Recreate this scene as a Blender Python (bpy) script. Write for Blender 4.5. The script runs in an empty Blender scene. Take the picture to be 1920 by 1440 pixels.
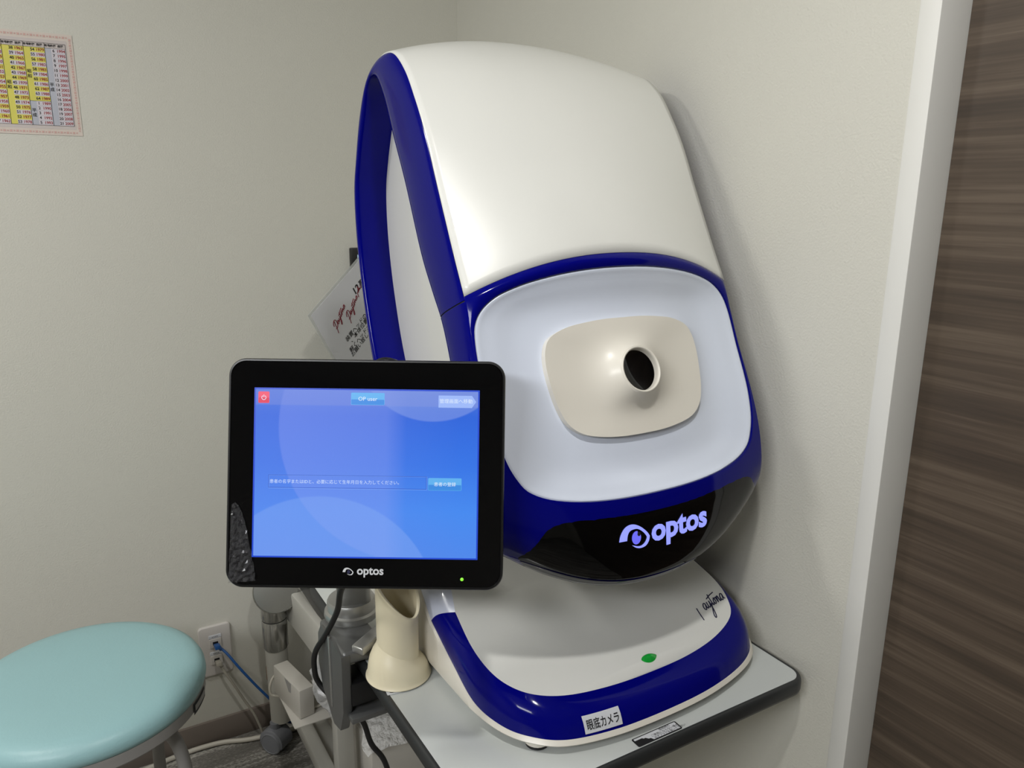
import bpy, bmesh, math, random
from mathutils import Vector, Matrix, noise
random.seed(4)
PI = math.pi
SC = bpy.context.scene
COL = SC.collection

# ------------------------------------------------------------------ camera, world, lights, exposure
FPX = 1457.0
cam_d = bpy.data.cameras.new('camera'); cam = bpy.data.objects.new('camera', cam_d); COL.objects.link(cam)
cam_d.sensor_fit = 'HORIZONTAL'; cam_d.sensor_width = 36.0; cam_d.lens = 36.0*FPX/1920.0
cam_d.clip_start = 0.02; cam_d.clip_end = 50
yaw, pit, rol = math.radians(30.8), math.radians(-13.71), math.radians(0.56)
Fw = Vector((math.cos(pit)*math.sin(yaw), math.cos(pit)*math.cos(yaw), math.sin(pit)))
Rt = Vector((math.cos(yaw), -math.sin(yaw), 0)); Up = Rt.cross(Fw)
R2 = math.cos(rol)*Rt + math.sin(rol)*Up; U2 = -math.sin(rol)*Rt + math.cos(rol)*Up
Mc = Matrix((R2, U2, -Fw)).transposed().to_4x4(); Mc.translation = Vector((0, 0, 1.252))
cam.matrix_world = Mc
SC.camera = cam

SC.view_settings.view_transform = 'Standard'
SC.view_settings.look = 'None'
SC.view_settings.gamma = 1.0
SC.view_settings.use_curve_mapping = False
SC.view_settings.exposure = 0.0
w = bpy.data.worlds.new('world'); SC.world = w; w.use_nodes = True
w.node_tree.nodes['Background'].inputs[0].default_value = (0.75, 0.8, 0.85, 1)
w.node_tree.nodes['Background'].inputs[1].default_value = 0.02

def area(name, loc, tgt, size, power, colr=(1, 1, 1), shape='DISK', spread=None, size_y=None):
    d = bpy.data.lights.new(name, 'AREA'); d.shape = shape; d.size = size; d.energy = power; d.color = colr
    if size_y: d.size_y = size_y
    if spread: d.spread = spread
    o = bpy.data.objects.new(name, d); COL.objects.link(o); o.location = loc
    o.rotation_euler = (Vector(tgt)-Vector(loc)).to_track_quat('-Z', 'Y').to_euler()
    return o
area('ceiling_downlight', (0.24, 0.24, 1.985), (0.24, 0.24, 0), 0.075, 6.6, (1.0, 0.985, 0.95))
area('ceiling_downlight', (-0.80, 1.05, 1.985), (-0.75, 1.0, 0), 0.22, 9.5, (1.0, 0.985, 0.95))
area('fill_panel', (-1.20, -0.25, 1.96), (0.05, 0.8, 0.72), 0.9, 32.0, (0.97, 0.985, 1.0), 'RECTANGLE', None, 0.4)  # broad soft fill light, added to the left behind the camera

# ------------------------------------------------------------------ helpers
def tag(o, label=None, cat=None, group=None, kind=None):
    if label: o['label'] = label
    if cat: o['category'] = cat
    if group: o['group'] = group
    if kind: o['kind'] = kind
    return o
def empty(name, loc, label, cat, group=None):
    o = bpy.data.objects.new(name, None); COL.objects.link(o); o.location = loc; o.empty_display_size = .05
    return tag(o, label, cat, group)
def finish(o, parent):
    COL.objects.link(o)
    if parent is not None:
        o.parent = parent
        m = Matrix.Identity(4); p = parent
        while p is not None:
            m = Matrix.Translation(p.location) @ m; p = p.parent
        o.location = -m.translation
    return o
def mk(name, verts, faces, mats, parent=None, smooth=True, angle=35, mi=None, solid=0, flip=False, label=None, subsurf=0):
    me = bpy.data.meshes.new(name); me.from_pydata([tuple(v) for v in verts], [], faces)
    bm = bmesh.new(); bm.from_mesh(me)
    bmesh.ops.remove_doubles(bm, verts=bm.verts, dist=1e-6)
    if not flip is None: bmesh.ops.recalc_face_normals(bm, faces=bm.faces)
    bm.to_mesh(me); bm.free()
    for m in (mats if isinstance(mats, (list, tuple)) else [mats]): me.materials.append(m)
    if mi and len(mi) == len(me.polygons):
        for p, i in zip(me.polygons, mi): p.material_index = i
    o = bpy.data.objects.new(name, me)
    finish(o, parent)
    if subsurf:
        md = o.modifiers.new('sub', 'SUBSURF'); md.levels = subsurf; md.render_levels = subsurf
    if solid:
        md = o.modifiers.new('sol', 'SOLIDIFY'); md.thickness = solid; md.offset = -1
    if smooth:
        for p in me.polygons: p.use_smooth = True
        me.set_sharp_from_angle(angle=math.radians(angle))
    if label: o['label'] = label
    return o
def bmk(name, bm, mats, parent=None, smooth=True, angle=35, label=None):
    me = bpy.data.meshes.new(name); bm.to_mesh(me); bm.free()
    for m in (mats if isinstance(mats, (list, tuple)) else [mats]): me.materials.append(m)
    o = bpy.data.objects.new(name, me); finish(o, parent)
    if smooth:
        for p in me.polygons: p.use_smooth = True
        me.set_sharp_from_angle(angle=math.radians(angle))
    if label: o['label'] = label
    return o
def abox(bm, lo, hi, bev=0.0, M=None, seg=2):
    r = bmesh.ops.create_cube(bm, size=1.0); vs = r['verts']
    lo = Vector(lo); hi = Vector(hi)
    for v in vs:
        v.co = Vector((lo[i]+(v.co[i]+.5)*(hi[i]-lo[i]) for i in range(3)))
    if bev > 0:
        es = list({e for v in vs for e in v.link_edges})
        g = bmesh.ops.bevel(bm, geom=es, offset=bev, segments=seg, affect='EDGES', profile=.5)
        vs = list({v for f in g['faces'] for v in f.verts} | {v for v in vs if v.is_valid})
    if M is not None:
        for v in vs: v.co = M @ v.co
    return vs
def box(name, lo, hi, mat, parent=None, bev=0.0, M=None, label=None, seg=2):
    bm = bmesh.new(); abox(bm, lo, hi, bev, M, seg)
    return bmk(name, bm, mat, parent, True, 40, label)
def frame(o, x, y):
    x = Vector(x).normalized(); y = Vector(y).normalized(); z = x.cross(y).normalized(); y = z.cross(x)
    m = Matrix((x, y, z)).transposed().to_4x4(); m.translation = Vector(o); return m
def crs(L, s):
    n = len(L)-1; s = max(0.0, min(float(n), s)); i = min(int(s), n-1); f = s-i
    p = [L[max(0, min(n, i+k))] for k in (-1, 0, 1, 2)]
    return tuple(.5*(2*b+(c-a)*f+(2*a-5*b+4*c-d)*f*f+(3*b-a-3*c+d)*f**3) for a, b, c, d in zip(*p))
def tube_data(pts, r, seg=10, n=None, close=False, caps=True):
    """smooth tube through pts"""
    N = n or (len(pts)-1)*8
    P = [Vector(crs(pts, i*(len(pts)-1)/N)) for i in range(N+1)]
    V = []; F = []
    t = (P[1]-P[0]).normalized(); a = t.orthogonal().normalized()
    for i, p in enumerate(P):
        t = (P[min(i+1, N)]-P[max(i-1, 0)]).normalized()
        a = (a - t*a.dot(t)).normalized(); b = t.cross(a)
        rr = r(i/N) if callable(r) else r
        for k in range(seg):
            th = 2*PI*k/seg; V.append(p + rr*(math.cos(th)*a+math.sin(th)*b))
    for i in range(N):
        for k in range(seg):
            F.append((i*seg+k, i*seg+(k+1) % seg, (i+1)*seg+(k+1) % seg, (i+1)*seg+k))
    if caps: F.append(tuple(range(seg))[::-1]); F.append(tuple(N*seg+k for k in range(seg)))
    return V, F
def tube(name, pts, r, mat, parent=None, seg=10, n=None, label=None):
    V, F = tube_data(pts, r, seg, n)
    return mk(name, V, F, mat, parent, True, 50, label=label)
def lathe(name, prof, c, mat, parent=None, seg=48, M=None, angle=35, label=None, zf=None):
    V = []; F = []
    for (r, z) in prof:
        for k in range(seg):
            th = 2*PI*k/seg
            v = Vector((r*math.cos(th), r*math.sin(th), z))
            if zf: v = zf(v, th)
            V.append((M @ v) if M is not None else Vector(c)+v)
    n = len(prof)
    for i in range(n-1):
        for k in range(seg):
            F.append((i*seg+k, i*seg+(k+1) % seg, (i+1)*seg+(k+1) % seg, (i+1)*seg+k))
    return mk(name, V, F, mat, parent, True, angle, label=label)
def loft(rows, closed=False):
    n = len(rows[0]); V = [v for r in rows for v in r]; F = []
    for i in range(len(rows)-1):
        for k in range(n if closed else n-1):
            F.append((i*n+k, i*n+(k+1) % n, (i+1)*n+(k+1) % n, (i+1)*n+k))
    return V, F
def prism(name, pts2, M, h, mat, parent=None, bev=0, label=None, smooth=True):
    """2-D outline (local xy of M) extruded by h along local z (may be ~0)"""
    bm = bmesh.new(); vs = [bm.verts.new(M @ Vector((p[0], p[1], 0))) for p in pts2]
    f = bm.faces.new(vs)
    if h:
        r = bmesh.ops.extrude_face_region(bm, geom=[f]); nv = [g for g in r['geom'] if isinstance(g, bmesh.types.BMVert)]
        d = (M.to_3x3() @ Vector((0, 0, 1))).normalized()*h
        for v in nv: v.co += d
        if bev:
            nvs = set(nv); es = [e for e in bm.edges if e.verts[0] in nvs and e.verts[1] in nvs]
            bmesh.ops.bevel(bm, geom=es, offset=bev, segments=3, affect='EDGES', profile=.5)
    bmesh.ops.recalc_face_normals(bm, faces=bm.faces)
    return bmk(name, bm, mat, parent, smooth, 35, label)
def rrect(w, h, r, n=6, cx=0, cy=0):
    P = []
    for sx, sy, a0 in ((1, 1, 0), (-1, 1, 90), (-1, -1, 180), (1, -1, 270)):
        for i in range(n+1):
            a = math.radians(a0+90*i/n)
            P.append((cx+sx*(w/2-r)+r*math.cos(a), cy+sy*(h/2-r)+r*math.sin(a)))
    return P
def text_polys(body, size, align='LEFT', off=0.0, shear=0.0, space=1.0):
    cu = bpy.data.curves.new('t', 'FONT'); cu.body = body; cu.size = size; cu.align_x = align; cu.align_y = 'CENTER'
    cu.offset = off*size; cu.shear = shear; cu.space_character = space; cu.resolution_u = 3
    o = bpy.data.objects.new('t', cu); COL.objects.link(o)
    bpy.context.view_layer.update()
    dg = bpy.context.evaluated_depsgraph_get(); me = bpy.data.meshes.new_from_object(o.evaluated_get(dg))
    V = [v.co.copy() for v in me.vertices]; F = [tuple(p.vertices) for p in me.polygons]
    bpy.data.objects.remove(o); bpy.data.curves.remove(cu); bpy.data.meshes.remove(me)
    return V, F
def texts(name, items, mat, parent, fn=None, label=None):
    """items: (body,size,Matrix,align,off,shear); all the printing of one part joined in one mesh"""
    AV = []; AF = []
    for it in items:
        body, size, M = it[:3]; al = it[3] if len(it) > 3 else 'LEFT'; off = it[4] if len(it) > 4 else 0; sh = it[5] if len(it) > 5 else 0
        V, F = text_polys(body, size, al, off, sh); b = len(AV)
        AV += [M @ v for v in V]; AF += [tuple(i+b for i in f) for f in F]
    if fn: AV = [fn(v) for v in AV]
    return mk(name, AV, AF, mat, parent, False, flip=None, label=label)
def T(M, x, y, z=0, rot=0): return M @ Matrix.Translation((x, y, z)) @ Matrix.Rotation(rot, 4, 'Z')

# ------------------------------------------------------------------ materials
def srgb(r, g, b):
    f = lambda c: (c/255/12.92) if c/255 <= .04045 else ((c/255+.055)/1.055)**2.4
    return (f(r), f(g), f(b), 1)
def mat(name, colr, rough=.5, metal=0, coat=0, spec=.5, emis=None, es=0, bump=0, bscale=200, alpha=1, trans=0, vary=0, vscale=8, coatr=.03, bdist=.001, sss=0):
    m = bpy.data.materials.new(name); m.use_nodes = True; nt = m.node_tree; b = nt.nodes['Principled BSDF']
    b.inputs['Base Color'].default_value = colr; b.inputs['Roughness'].default_value = rough; b.inputs['Metallic'].default_value = metal
    b.inputs['Coat Weight'].default_value = coat; b.inputs['Coat Roughness'].default_value = coatr; b.inputs['Specular IOR Level'].default_value = spec
    b.inputs['Alpha'].default_value = alpha; b.inputs['Transmission Weight'].default_value = trans
    if emis: b.inputs['Emission Color'].default_value = emis; b.inputs['Emission Strength'].default_value = es
    tc = nt.nodes.new('ShaderNodeTexCoord')
    if bump:
        n = nt.nodes.new('ShaderNodeTexNoise'); n.inputs['Scale'].default_value = bscale; n.inputs['Detail'].default_value = 3
        bp = nt.nodes.new('ShaderNodeBump'); bp.inputs['Strength'].default_value = bump; bp.inputs['Distance'].default_value = bdist
        nt.links.new(tc.outputs['Object'], n.inputs['Vector']); nt.links.new(n.outputs['Fac'], bp.inputs['Height']); nt.links.new(bp.outputs['Normal'], b.inputs['Normal'])
    # slight procedural tone variation everywhere
    v = nt.nodes.new('ShaderNodeTexNoise'); v.inputs['Scale'].default_value = vscale; v.inputs['Detail'].default_value = 4
    mr = nt.nodes.new('ShaderNodeMapRange'); mr.inputs['To Min'].default_value = 1-(vary or .02); mr.inputs['To Max'].default_value = 1+(vary or .02)
    mx = nt.nodes.new('ShaderNodeMix'); mx.data_type = 'RGBA'; mx.blend_type = 'MULTIPLY'; mx.inputs[0].default_value = 1
    nt.links.new(tc.outputs['Object'], v.inputs['Vector']); nt.links.new(v.outputs['Fac'], mr.inputs['Value'])
    mx.inputs[6].default_value = colr; nt.links.new(mr.outputs['Result'], mx.inputs[7]); nt.links.new(mx.outputs[2], b.inputs['Base Color'])
    return m
M_wall = mat('wallpaper', srgb(208, 206, 196), .85, bump=.55, bscale=330, vary=.015, spec=.25, bdist=.0012)
M_ceil = mat('ceiling_white', srgb(225, 225, 220), .9)
M_trim = mat('door_trim_white', srgb(222, 221, 216), .45)
M_base = mat('baseboard_vinyl', srgb(128, 118, 110), .6)
M_shell = mat('white_shell_plastic', srgb(225, 225, 220), .34, coat=.45, coatr=.035)
M_cup = mat('white_matte_plastic', srgb(226, 221, 210), .38, coat=.15, coatr=.2)
M_face = mat('pale_blue_plastic', srgb(218, 225, 240), .28, coat=.3, coatr=.15)
M_pale = mat('pearl_plastic', srgb(200, 206, 224), .2, coat=.5)
M_blue = mat('cobalt_gloss', srgb(3, 5, 114), .10, coat=.05, coatr=.02, spec=.14)
M_black = mat('black_gloss', (.0008, .0008, .001, 1), .05, spec=.3)
M_lens = mat('lens_black', (.001, .001, .0012, 1), .03, spec=.4)
M_dark = mat('seam_dark', (.01, .01, .012, 1), .7)
M_bez = mat('black_bezel_frame', (.004, .004, .0045, 1), .35)
M_glass = mat('bezel_glass', (.0015, .0015, .002, 1), .05, spec=.35)
M_lamp = mat('logo_backlight', (.05, .06, .3, 1), .4, emis=srgb(150, 158, 255), es=1.0)
M_iris = mat('logo_backlight_iris', (.03, .03, .3, 1), .4, emis=srgb(112, 112, 240), es=.9)
M_lgrey = mat('logo_print_grey', srgb(200, 202, 205), .5)
M_ink = mat('ink_black', (.008, .008, .01, 1), .6)
M_inkb = mat('ink_navy', srgb(18, 20, 60), .5)
M_label = mat('label_paper', srgb(215, 217, 222), .5)
M_green = mat('green_indicator', srgb(10, 150, 50), .1, coat=1, emis=srgb(0, 160, 50), es=.12, vary=.4, vscale=300)
M_led = mat('power_led', srgb(90, 200, 40), .3, emis=srgb(140, 225, 60), es=.9)
M_tabtop = mat('tabletop_laminate', srgb(203, 207, 205), .22, coat=.2, coatr=.12, spec=.5)
M_tabedge = mat('tabletop_rubber_edge', srgb(44, 46, 47), .42)
M_steel = mat('grey_painted_steel', srgb(182, 180, 172), .45)
M_alu = mat('satin_aluminium', srgb(176, 176, 174), .34, metal=.75)
M_alud = mat('dark_satin_metal', srgb(118, 119, 119), .4, metal=.6)
M_chrome = mat('brushed_chrome', srgb(190, 190, 186), .22, metal=.95)
M_rub = mat('black_rubber', (.006, .006, .007, 1), .45)
M_cream = mat('cream_plastic', srgb(240, 230, 200), .4, coat=.1, coatr=.3)
M_seat = mat('mint_vinyl', srgb(150, 189, 193), .40, bump=.35, bscale=260, bdist=.0008, spec=.5, vary=.03)
M_srim = mat('stool_rim_grey', srgb(150, 148, 146), .5)
M_pvc = mat('caster_grey', srgb(128, 130, 136), .4)
M_outlet = mat('outlet_plate_white', srgb(205, 200, 195), .35)
M_cblue = mat('lan_cable_blue', srgb(28, 84, 150), .4)
M_cgrey = mat('lan_cable_grey', srgb(165, 160, 148), .45)
M_cwhite = mat('cable_white', srgb(205, 200, 188), .4)
M_cork = mat('brown_cardboard', srgb(130, 96, 62), .9)
M_pcgrey = mat('adapter_white', srgb(190, 186, 178), .5)
M_bag = mat('clear_plastic_film', (.85, .86, .88, 1), .12, alpha=.38, coat=.6, bump=.9, bscale=45, bdist=.01, vary=.1, vscale=40)
M_film = mat('peeled_screen_film', (.12, .12, .13, 1), .10, alpha=.30, coat=1, bump=1, bscale=260, bdist=.006)
M_paper = mat('chart_paper', srgb(200, 190, 186), .7)
M_yel = mat('chart_yellow', srgb(214, 206, 96), .6, vary=.12, vscale=30)
M_lav = mat('chart_lavender', srgb(180, 182, 192), .6, vary=.08, vscale=20)
M_cell = mat('chart_cell', srgb(205, 199, 205), .6)
M_red = mat('chart_red_print', srgb(150, 40, 42), .7)
M_pink = mat('chart_pink_lace', srgb(212, 200, 190), .8)
M_sheet = mat('laminated_sheet', srgb(224, 225, 232), .35, coat=.8, coatr=.1)
M_sheetr = mat('script_red_print', srgb(130, 25, 45), .6)
M_clear = mat('laminate_edge', (.7, .72, .72, 1), .15, alpha=.5, coat=1)

def emit_mat(name, colr, s=1.0):
    return mat(name, (0, 0, 0, 1), .3, emis=colr, es=s, coat=.6, coatr=.03)

def carpet():
    m = bpy.data.materials.new('carpet'); m.use_nodes = True; nt = m.node_tree; b = nt.nodes['Principled BSDF']; b.inputs['Roughness'].default_value = .95
    b.inputs['Specular IOR Level'].default_value = .1
    tc = nt.nodes.new('ShaderNodeTexCoord'); mp = nt.nodes.new('ShaderNodeMapping'); mp.inputs['Scale'].default_value = (1.2, 22, 1)
    n1 = nt.nodes.new('ShaderNodeTexNoise'); n1.inputs['Scale'].default_value = 1.6; n1.inputs['Detail'].default_value = 3
    mp2 = nt.nodes.new('ShaderNodeMapping'); mp2.inputs['Scale'].default_value = (60, 160, 1)
    n2 = nt.nodes.new('ShaderNodeTexNoise'); n2.inputs['Scale'].default_value = 2.2; n2.inputs['Detail'].default_value = 5
    ad = nt.nodes.new('ShaderNodeMath'); ad.operation = 'MULTIPLY_ADD'; ad.inputs[1].default_value = .55
    cr = nt.nodes.new('ShaderNodeValToRGB'); e = cr.color_ramp.elements
    e[0].position = .50; e[0].color = srgb(100, 97, 92); e[1].position = .92; e[1].color = srgb(205, 202, 194)
    x = cr.color_ramp.elements.new(.74); x.color = srgb(130, 127, 121)
    bp = nt.nodes.new('ShaderNodeBump'); bp.inputs['Distance'].default_value = .004
    nt.links.new(tc.outputs['Object'], mp.inputs[0]); nt.links.new(mp.outputs[0], n1.inputs['Vector'])
    nt.links.new(tc.outputs['Object'], mp2.inputs[0]); nt.links.new(mp2.outputs[0], n2.inputs['Vector'])
    nt.links.new(n2.outputs['Fac'], ad.inputs[0]); nt.links.new(n1.outputs['Fac'], ad.inputs[2])
    nt.links.new(ad.outputs[0], cr.inputs[0]); nt.links.new(cr.outputs[0], b.inputs['Base Color'])
    nt.links.new(n2.outputs['Fac'], bp.inputs['Height']); nt.links.new(bp.outputs[0], b.inputs['Normal'])
    return m
def wood():
    m = bpy.data.materials.new('walnut_veneer'); m.use_nodes = True; nt = m.node_tree; b = nt.nodes['Principled BSDF']; b.inputs['Roughness'].default_value = .45
    tc = nt.nodes.new('ShaderNodeTexCoord')
    def ns(sc, s, d, dist=0):
        mp = nt.nodes.new('ShaderNodeMapping'); mp.inputs['Scale'].default_value = sc
        n = nt.nodes.new('ShaderNodeTexNoise'); n.inputs['Scale'].default_value = s; n.inputs['Detail'].default_value = d; n.inputs['Distortion'].default_value = dist
        nt.links.new(tc.outputs['Object'], mp.inputs[0]); nt.links.new(mp.outputs[0], n.inputs['Vector']); return n
    a = ns((1, .9, 34), 1.5, 6, .25); c = ns((1, 5, 230), 1.6, 6, .2)
    ad = nt.nodes.new('ShaderNodeMath'); ad.operation = 'MULTIPLY_ADD'; ad.inputs[1].default_value = .45
    nt.links.new(c.outputs['Fac'], ad.inputs[0]); nt.links.new(a.outputs['Fac'], ad.inputs[2])
    cr = nt.nodes.new('ShaderNodeValToRGB'); e = cr.color_ramp.elements
    e[0].position = .50; e[0].color = srgb(62, 52, 43); e[1].position = .96; e[1].color = srgb(98, 85, 72)
    x = e.new(.72); x.color = srgb(76, 64, 53)
    nt.links.new(ad.outputs[0], cr.inputs[0]); nt.links.new(cr.outputs[0], b.inputs['Base Color'])
    return m
M_carpet = carpet(); M_wood = wood()

# ------------------------------------------------------------------ room
H = 1.252; TZ = 0.605
XW, YW = 0.86, 1.70
def structure(name, lo, hi, m, bev=0):
    o = box(name, lo, hi, m, None, bev); tag(o, kind='structure'); return o
structure('floor', (-2.3, -2.3, -.05), (1.2, YW+.1, 0), M_carpet)
structure('ceiling', (-2.3, -2.3, 2.0), (1.2, YW+.1, 2.05), M_ceil)
structure('wall_back', (-2.3, YW, 0), (1.2, YW+.1, 2.0), M_wall)
structure('wall_right', (XW, .568, 0), (XW+.12, YW, 2.0), M_wall)
structure('wall_left', (-2.4, -2.3, 0), (-2.3, YW, 2.0), M_wall)
structure('wall_front', (-2.3, -2.4, 0), (1.2, -2.3, 2.0), M_wall)
structure('wall_side', (XW+.12, -2.3, 0), (XW+.22, YW, 2.0), M_wall)
structure('baseboard_back', (-2.3, YW-.007, 0), (XW, YW, .06), M_base, .0015)
structure('baseboard_right', (XW-.007, .575, 0), (XW, YW-.008, .06), M_base, .0015)
structure('trim_1', (XW-.003, .545, 0), (XW+.10, .571, 1.999), M_trim, .002)
structure('door_1', (XW+.052, -1.2, .004), (XW+.085, .5445, 1.999), M_wood)
HC=[(0.7175,0.7723),(0.6714,0.7887),(0.6539,0.8061),(0.6498,0.8317),(0.6519,0.8625),(0.6591,0.8953),(0.6765,0.9445),(0.6949,0.9958),(0.7195,1.0624),(0.7411,1.1187),(0.7616,1.1803),(0.7944,1.2366),(0.8302,1.2879),(0.8661,1.3391),(0.902,1.3832),(0.943,1.4211),(0.9891,1.4488),(1.025,1.457),(1.0711,1.4416),(1.107,1.3955),(1.1275,1.3237),(1.1357,1.252),(1.1326,1.17),(1.1173,1.088),(1.0865,0.9958),(1.025,0.883)]
HE=[(0.7482,0.842),(0.7175,0.844),(0.7021,0.8543),(0.6929,0.8707),(0.6888,0.8881),(0.6898,0.9117),(0.699,0.9496),(0.7175,0.9958),(0.7482,1.0573),(0.7667,1.1003),(0.7821,1.1362),(0.8097,1.1854),(0.8507,1.2623),(0.8815,1.3217),(0.9102,1.3647),(0.9379,1.3986),(0.9737,1.4222),(1.0147,1.4222),(1.0557,1.4006),(1.0885,1.3545),(1.107,1.2981),(1.1193,1.252),(1.1152,1.1803),(1.0967,1.0982),(1.066,1.006),(1.0045,0.883)]
HI=[(0.8097,0.8574),(0.7892,0.8625),(0.7759,0.8707),(0.7708,0.883),(0.7687,0.8984),(0.7687,0.922),(0.7718,0.9568),(0.7841,1.0009),(0.8097,1.0644),(0.8302,1.1054),(0.8569,1.1393),(0.8876,1.1823),(0.9307,1.2643),(0.9655,1.3217),(0.9891,1.3647),(1.0096,1.3914),(1.025,1.4017),(1.0404,1.3976),(1.0557,1.3801),(1.0732,1.3442),(1.0926,1.2971),(1.1039,1.252),(1.0998,1.1823),(1.0803,1.1003),(1.0455,1.0111),(0.9789,0.8984)]

# ------------------------------------------------------------------ retinal camera (head surface from its side profiles)
AX = .605; HW = .203
def hw(s): return HW-.03*max(0, (3-s)/3)**1.5
def S(s, t, off=0.0):
    c = crs(HC, s); e = crs(HE, s); wq = min(1, abs(t))**2.2
    y = c[0]+(e[0]-c[0])*wq; z = c[1]+(e[1]-c[1])*wq
    if off:
        a = crs(HC, s-.05); b = crs(HC, s+.05); dy, dz = b[0]-a[0], b[1]-a[1]; l = math.hypot(dy, dz) or 1
        y -= off*dz/l; z += off*dy/l
    return Vector((AX+hw(s)*t, y, z))
dev = empty('retinal_camera', (.61, .85, TZ), 'large white desktop retinal imaging camera with cobalt blue trim on the grey table', 'medical camera')
SA = 10.06
NT = 48
def tt(i, n=NT): return -1+2*i/n
# front shell, over the top and down the back
rows = [[S(SA+(25-SA)*j/70, tt(i), .0015) for i in range(NT+1)] for j in range(71)]
V, F = loft(rows); mk('front_shell', V, F, M_shell, dev, True, 60, solid=.004)
# side frames
QS = [(0, 0, 0), (.0015, .03, 0), (.003, .08, 0), (.0050, .18, 0), (.0065, .30, 0), (.0078, .46, 0), (.0085, .64, 0), (.0083, .82, 0), (.0072, .94, 0), (.0055, .985, 0), (.003, 1.0, .0005), (-.008, 1.0, .001), (-.022, 1.0, .001), (-.037, 1.0, .001), (-.043, 1.0, .001)]
def ribpos(s, q, side, off=0):
    k, l, g = q; e = crs(HE, s); i_ = crs(HI, s)
    y = e[0]+(i_[0]-e[0])*l; z = e[1]+(i_[1]-e[1])*l
    return Vector((AX+side*(hw(s)+k+off), y, z))
def ribbon(name, side, s0, s1, m, slant0=0, slant1=0, n=90):
    rows = []
    for q in QS:
        a = s0-slant0*min(1, q[1]); b = s1-slant1*min(1, q[1])
        rows.append([ribpos(a+(b-a)*j/n, q, side) for j in range(n+1)])
    V, F = loft(rows); return mk(name, V, F, m, dev, True, 50)
for sd in (-1, 1):
    ribbon('side_frame', sd, 9.97, 24.3, M_blue, .88, 0)
    ribbon('rear_rim', sd, 24.32, 25, M_pale, 0, 0, 24)
    # dark seam under the joint between side frame and face housing
    rows = [[ribpos(9.95-.88*min(1, q[1])+d, q, sd, -.0012) for d in (-.12, .12)] for q in QS]
    V, F = loft(rows); mk('frame_seam', V, F, M_dark, dev, True, 50)
# face housing: blue ring round the dished face, with the lower side frames
FO = [(9.8, 0), (9.8, .25), (9.8, .5), (9.79, .70), (9.72, .84), (9.5, .93), (9.1, .975), (8.5, .99), (7.9, .99), (7.3, .985), (6.8, .97), (6.3, .945), (5.9, .905), (5.6, .85), (5.40, .74), (5.30, .58), (5.26, .4), (5.25, .2), (5.25, 0)]
def closed_half(L, n):
    N = len(L)-1; R = [crs(L, i*N/n) for i in range(n+1)]
    return R + [(s, -t) for s, t in R[-2:0:-1]]
face_o = closed_half(FO, 64)
SB = 0.0
def border(p, c=(7.5, 0)):
    ds, dt = p[0]-c[0], p[1]-c[1]; k = 1e9
    if ds > 1e-9: k = min(k, (SA-c[0])/ds)
    if ds < -1e-9: k = min(k, (SB-c[0])/ds)
    if abs(dt) > 1e-9: k = min(k, (1-c[1])/abs(dt))
    return (c[0]+ds*k, c[1]+dt*k)
outer = [border(p) for p in face_o]
for cs, ct in ((SA, 1), (SA, -1), (SB, 1), (SB, -1)):
    i = min(range(len(outer)), key=lambda k: abs(outer[k][0]-cs)*.15+abs(outer[k][1]-ct)); outer[i] = (cs, ct)
rows = []
for v in [0, .0, .03, .08, .15, .25, .35, .45, .55, .65, .75, .85, .92, .97, 1]:
    r = []
    for a, b in zip(face_o, outer):
        s = a[0]+(b[0]-a[0])*v; t = a[1]+(b[1]-a[1])*v
        top = max(0, min(1, (s-9)/.8))
        o = .0035*top*math.sin(PI*min(1, v*1.0)) + (0 if len(rows) else -.010)
        r.append(S(s, t, o + (.0005 if 0 < v < 1 else 0)))
    rows.append(r)
V, F = loft(rows, True); n0 = len(F); mats_i = [0]*n0
for sd in (-1, 1):
    rr = []
    for q in QS:
        b = 9.93-.88*min(1, q[1]); rr.append([ribpos(b*j/70, q, sd) for j in range(71)])
    V2, F2 = loft(rr); k = len(V); V += V2; F += [tuple(i+k for i in f) for f in F2]
mk('face_housing', V, F, M_blue, dev, True, 45)
# dished face panel
CC = (7.55, 0)
def polar(outline, radii, offf):
    rows = []
    for r in radii:
        rows.append([S(CC[0]+(p[0]-CC[0])*r, CC[1]+(p[1]-CC[1])*r, offf(r)) for p in outline])
    V, F = loft(rows, True); n = len(outline); b = (len(radii)-1)*n
    F.append(tuple(b+i for i in range(n))[::-1]); return V, F
sm = lambda x: max(0, min(1, x))**2*(3-2*max(0, min(1, x)))
V, F = polar(face_o, [1.0, .997, .99, .98, .96, .93, .89, .84, .78, .7, .6, .5, .4, .3, .2], lambda r: -.0045 + (.0018 if r > .994 else .003 if r > .985 else .003*sm((r-.94)/.04)) - .016*sm((1-r)/.32))
mk('face_panel', V, F, M_face, dev, True, 60)
# headrest cup with eye port
CO = [(8.85, 0), (8.85, .14), (8.82, .28), (8.76, .41), (8.60, .52), (8.35, .565), (8.0, .58), (7.6, .57), (7.25, .545), (6.98, .50), (6.78, .42), (6.67, .30), (6.61, .15), (6.6, 0)]
cup_o = closed_half(CO, 60)
nc = Vector((AX, .7085, 1.0485)); na = math.radians(25)
nU = Vector((0, math.sin(na), math.cos(na))); nX = Vector((1, 0, 0)); nN = nX.cross(nU)*1.0   # points to -y (outward)
rim_o = [S(s, t, -.0125) for s, t in cup_o]; low_o = [S(s, t, -.0205) for s, t in cup_o]
cen = sum(rim_o, Vector())/len(rim_o)
ths = []
for p in rim_o:
    d = p-cen; ths.append(math.atan2(d.z/.055, d.x/.115))
ring = [nc + .029*(math.cos(a)*nX+math.sin(a)*nU) for a in ths]
rows = [low_o, [l.lerp(c, .0) for l, c in zip(rim_o, rim_o)]]
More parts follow.
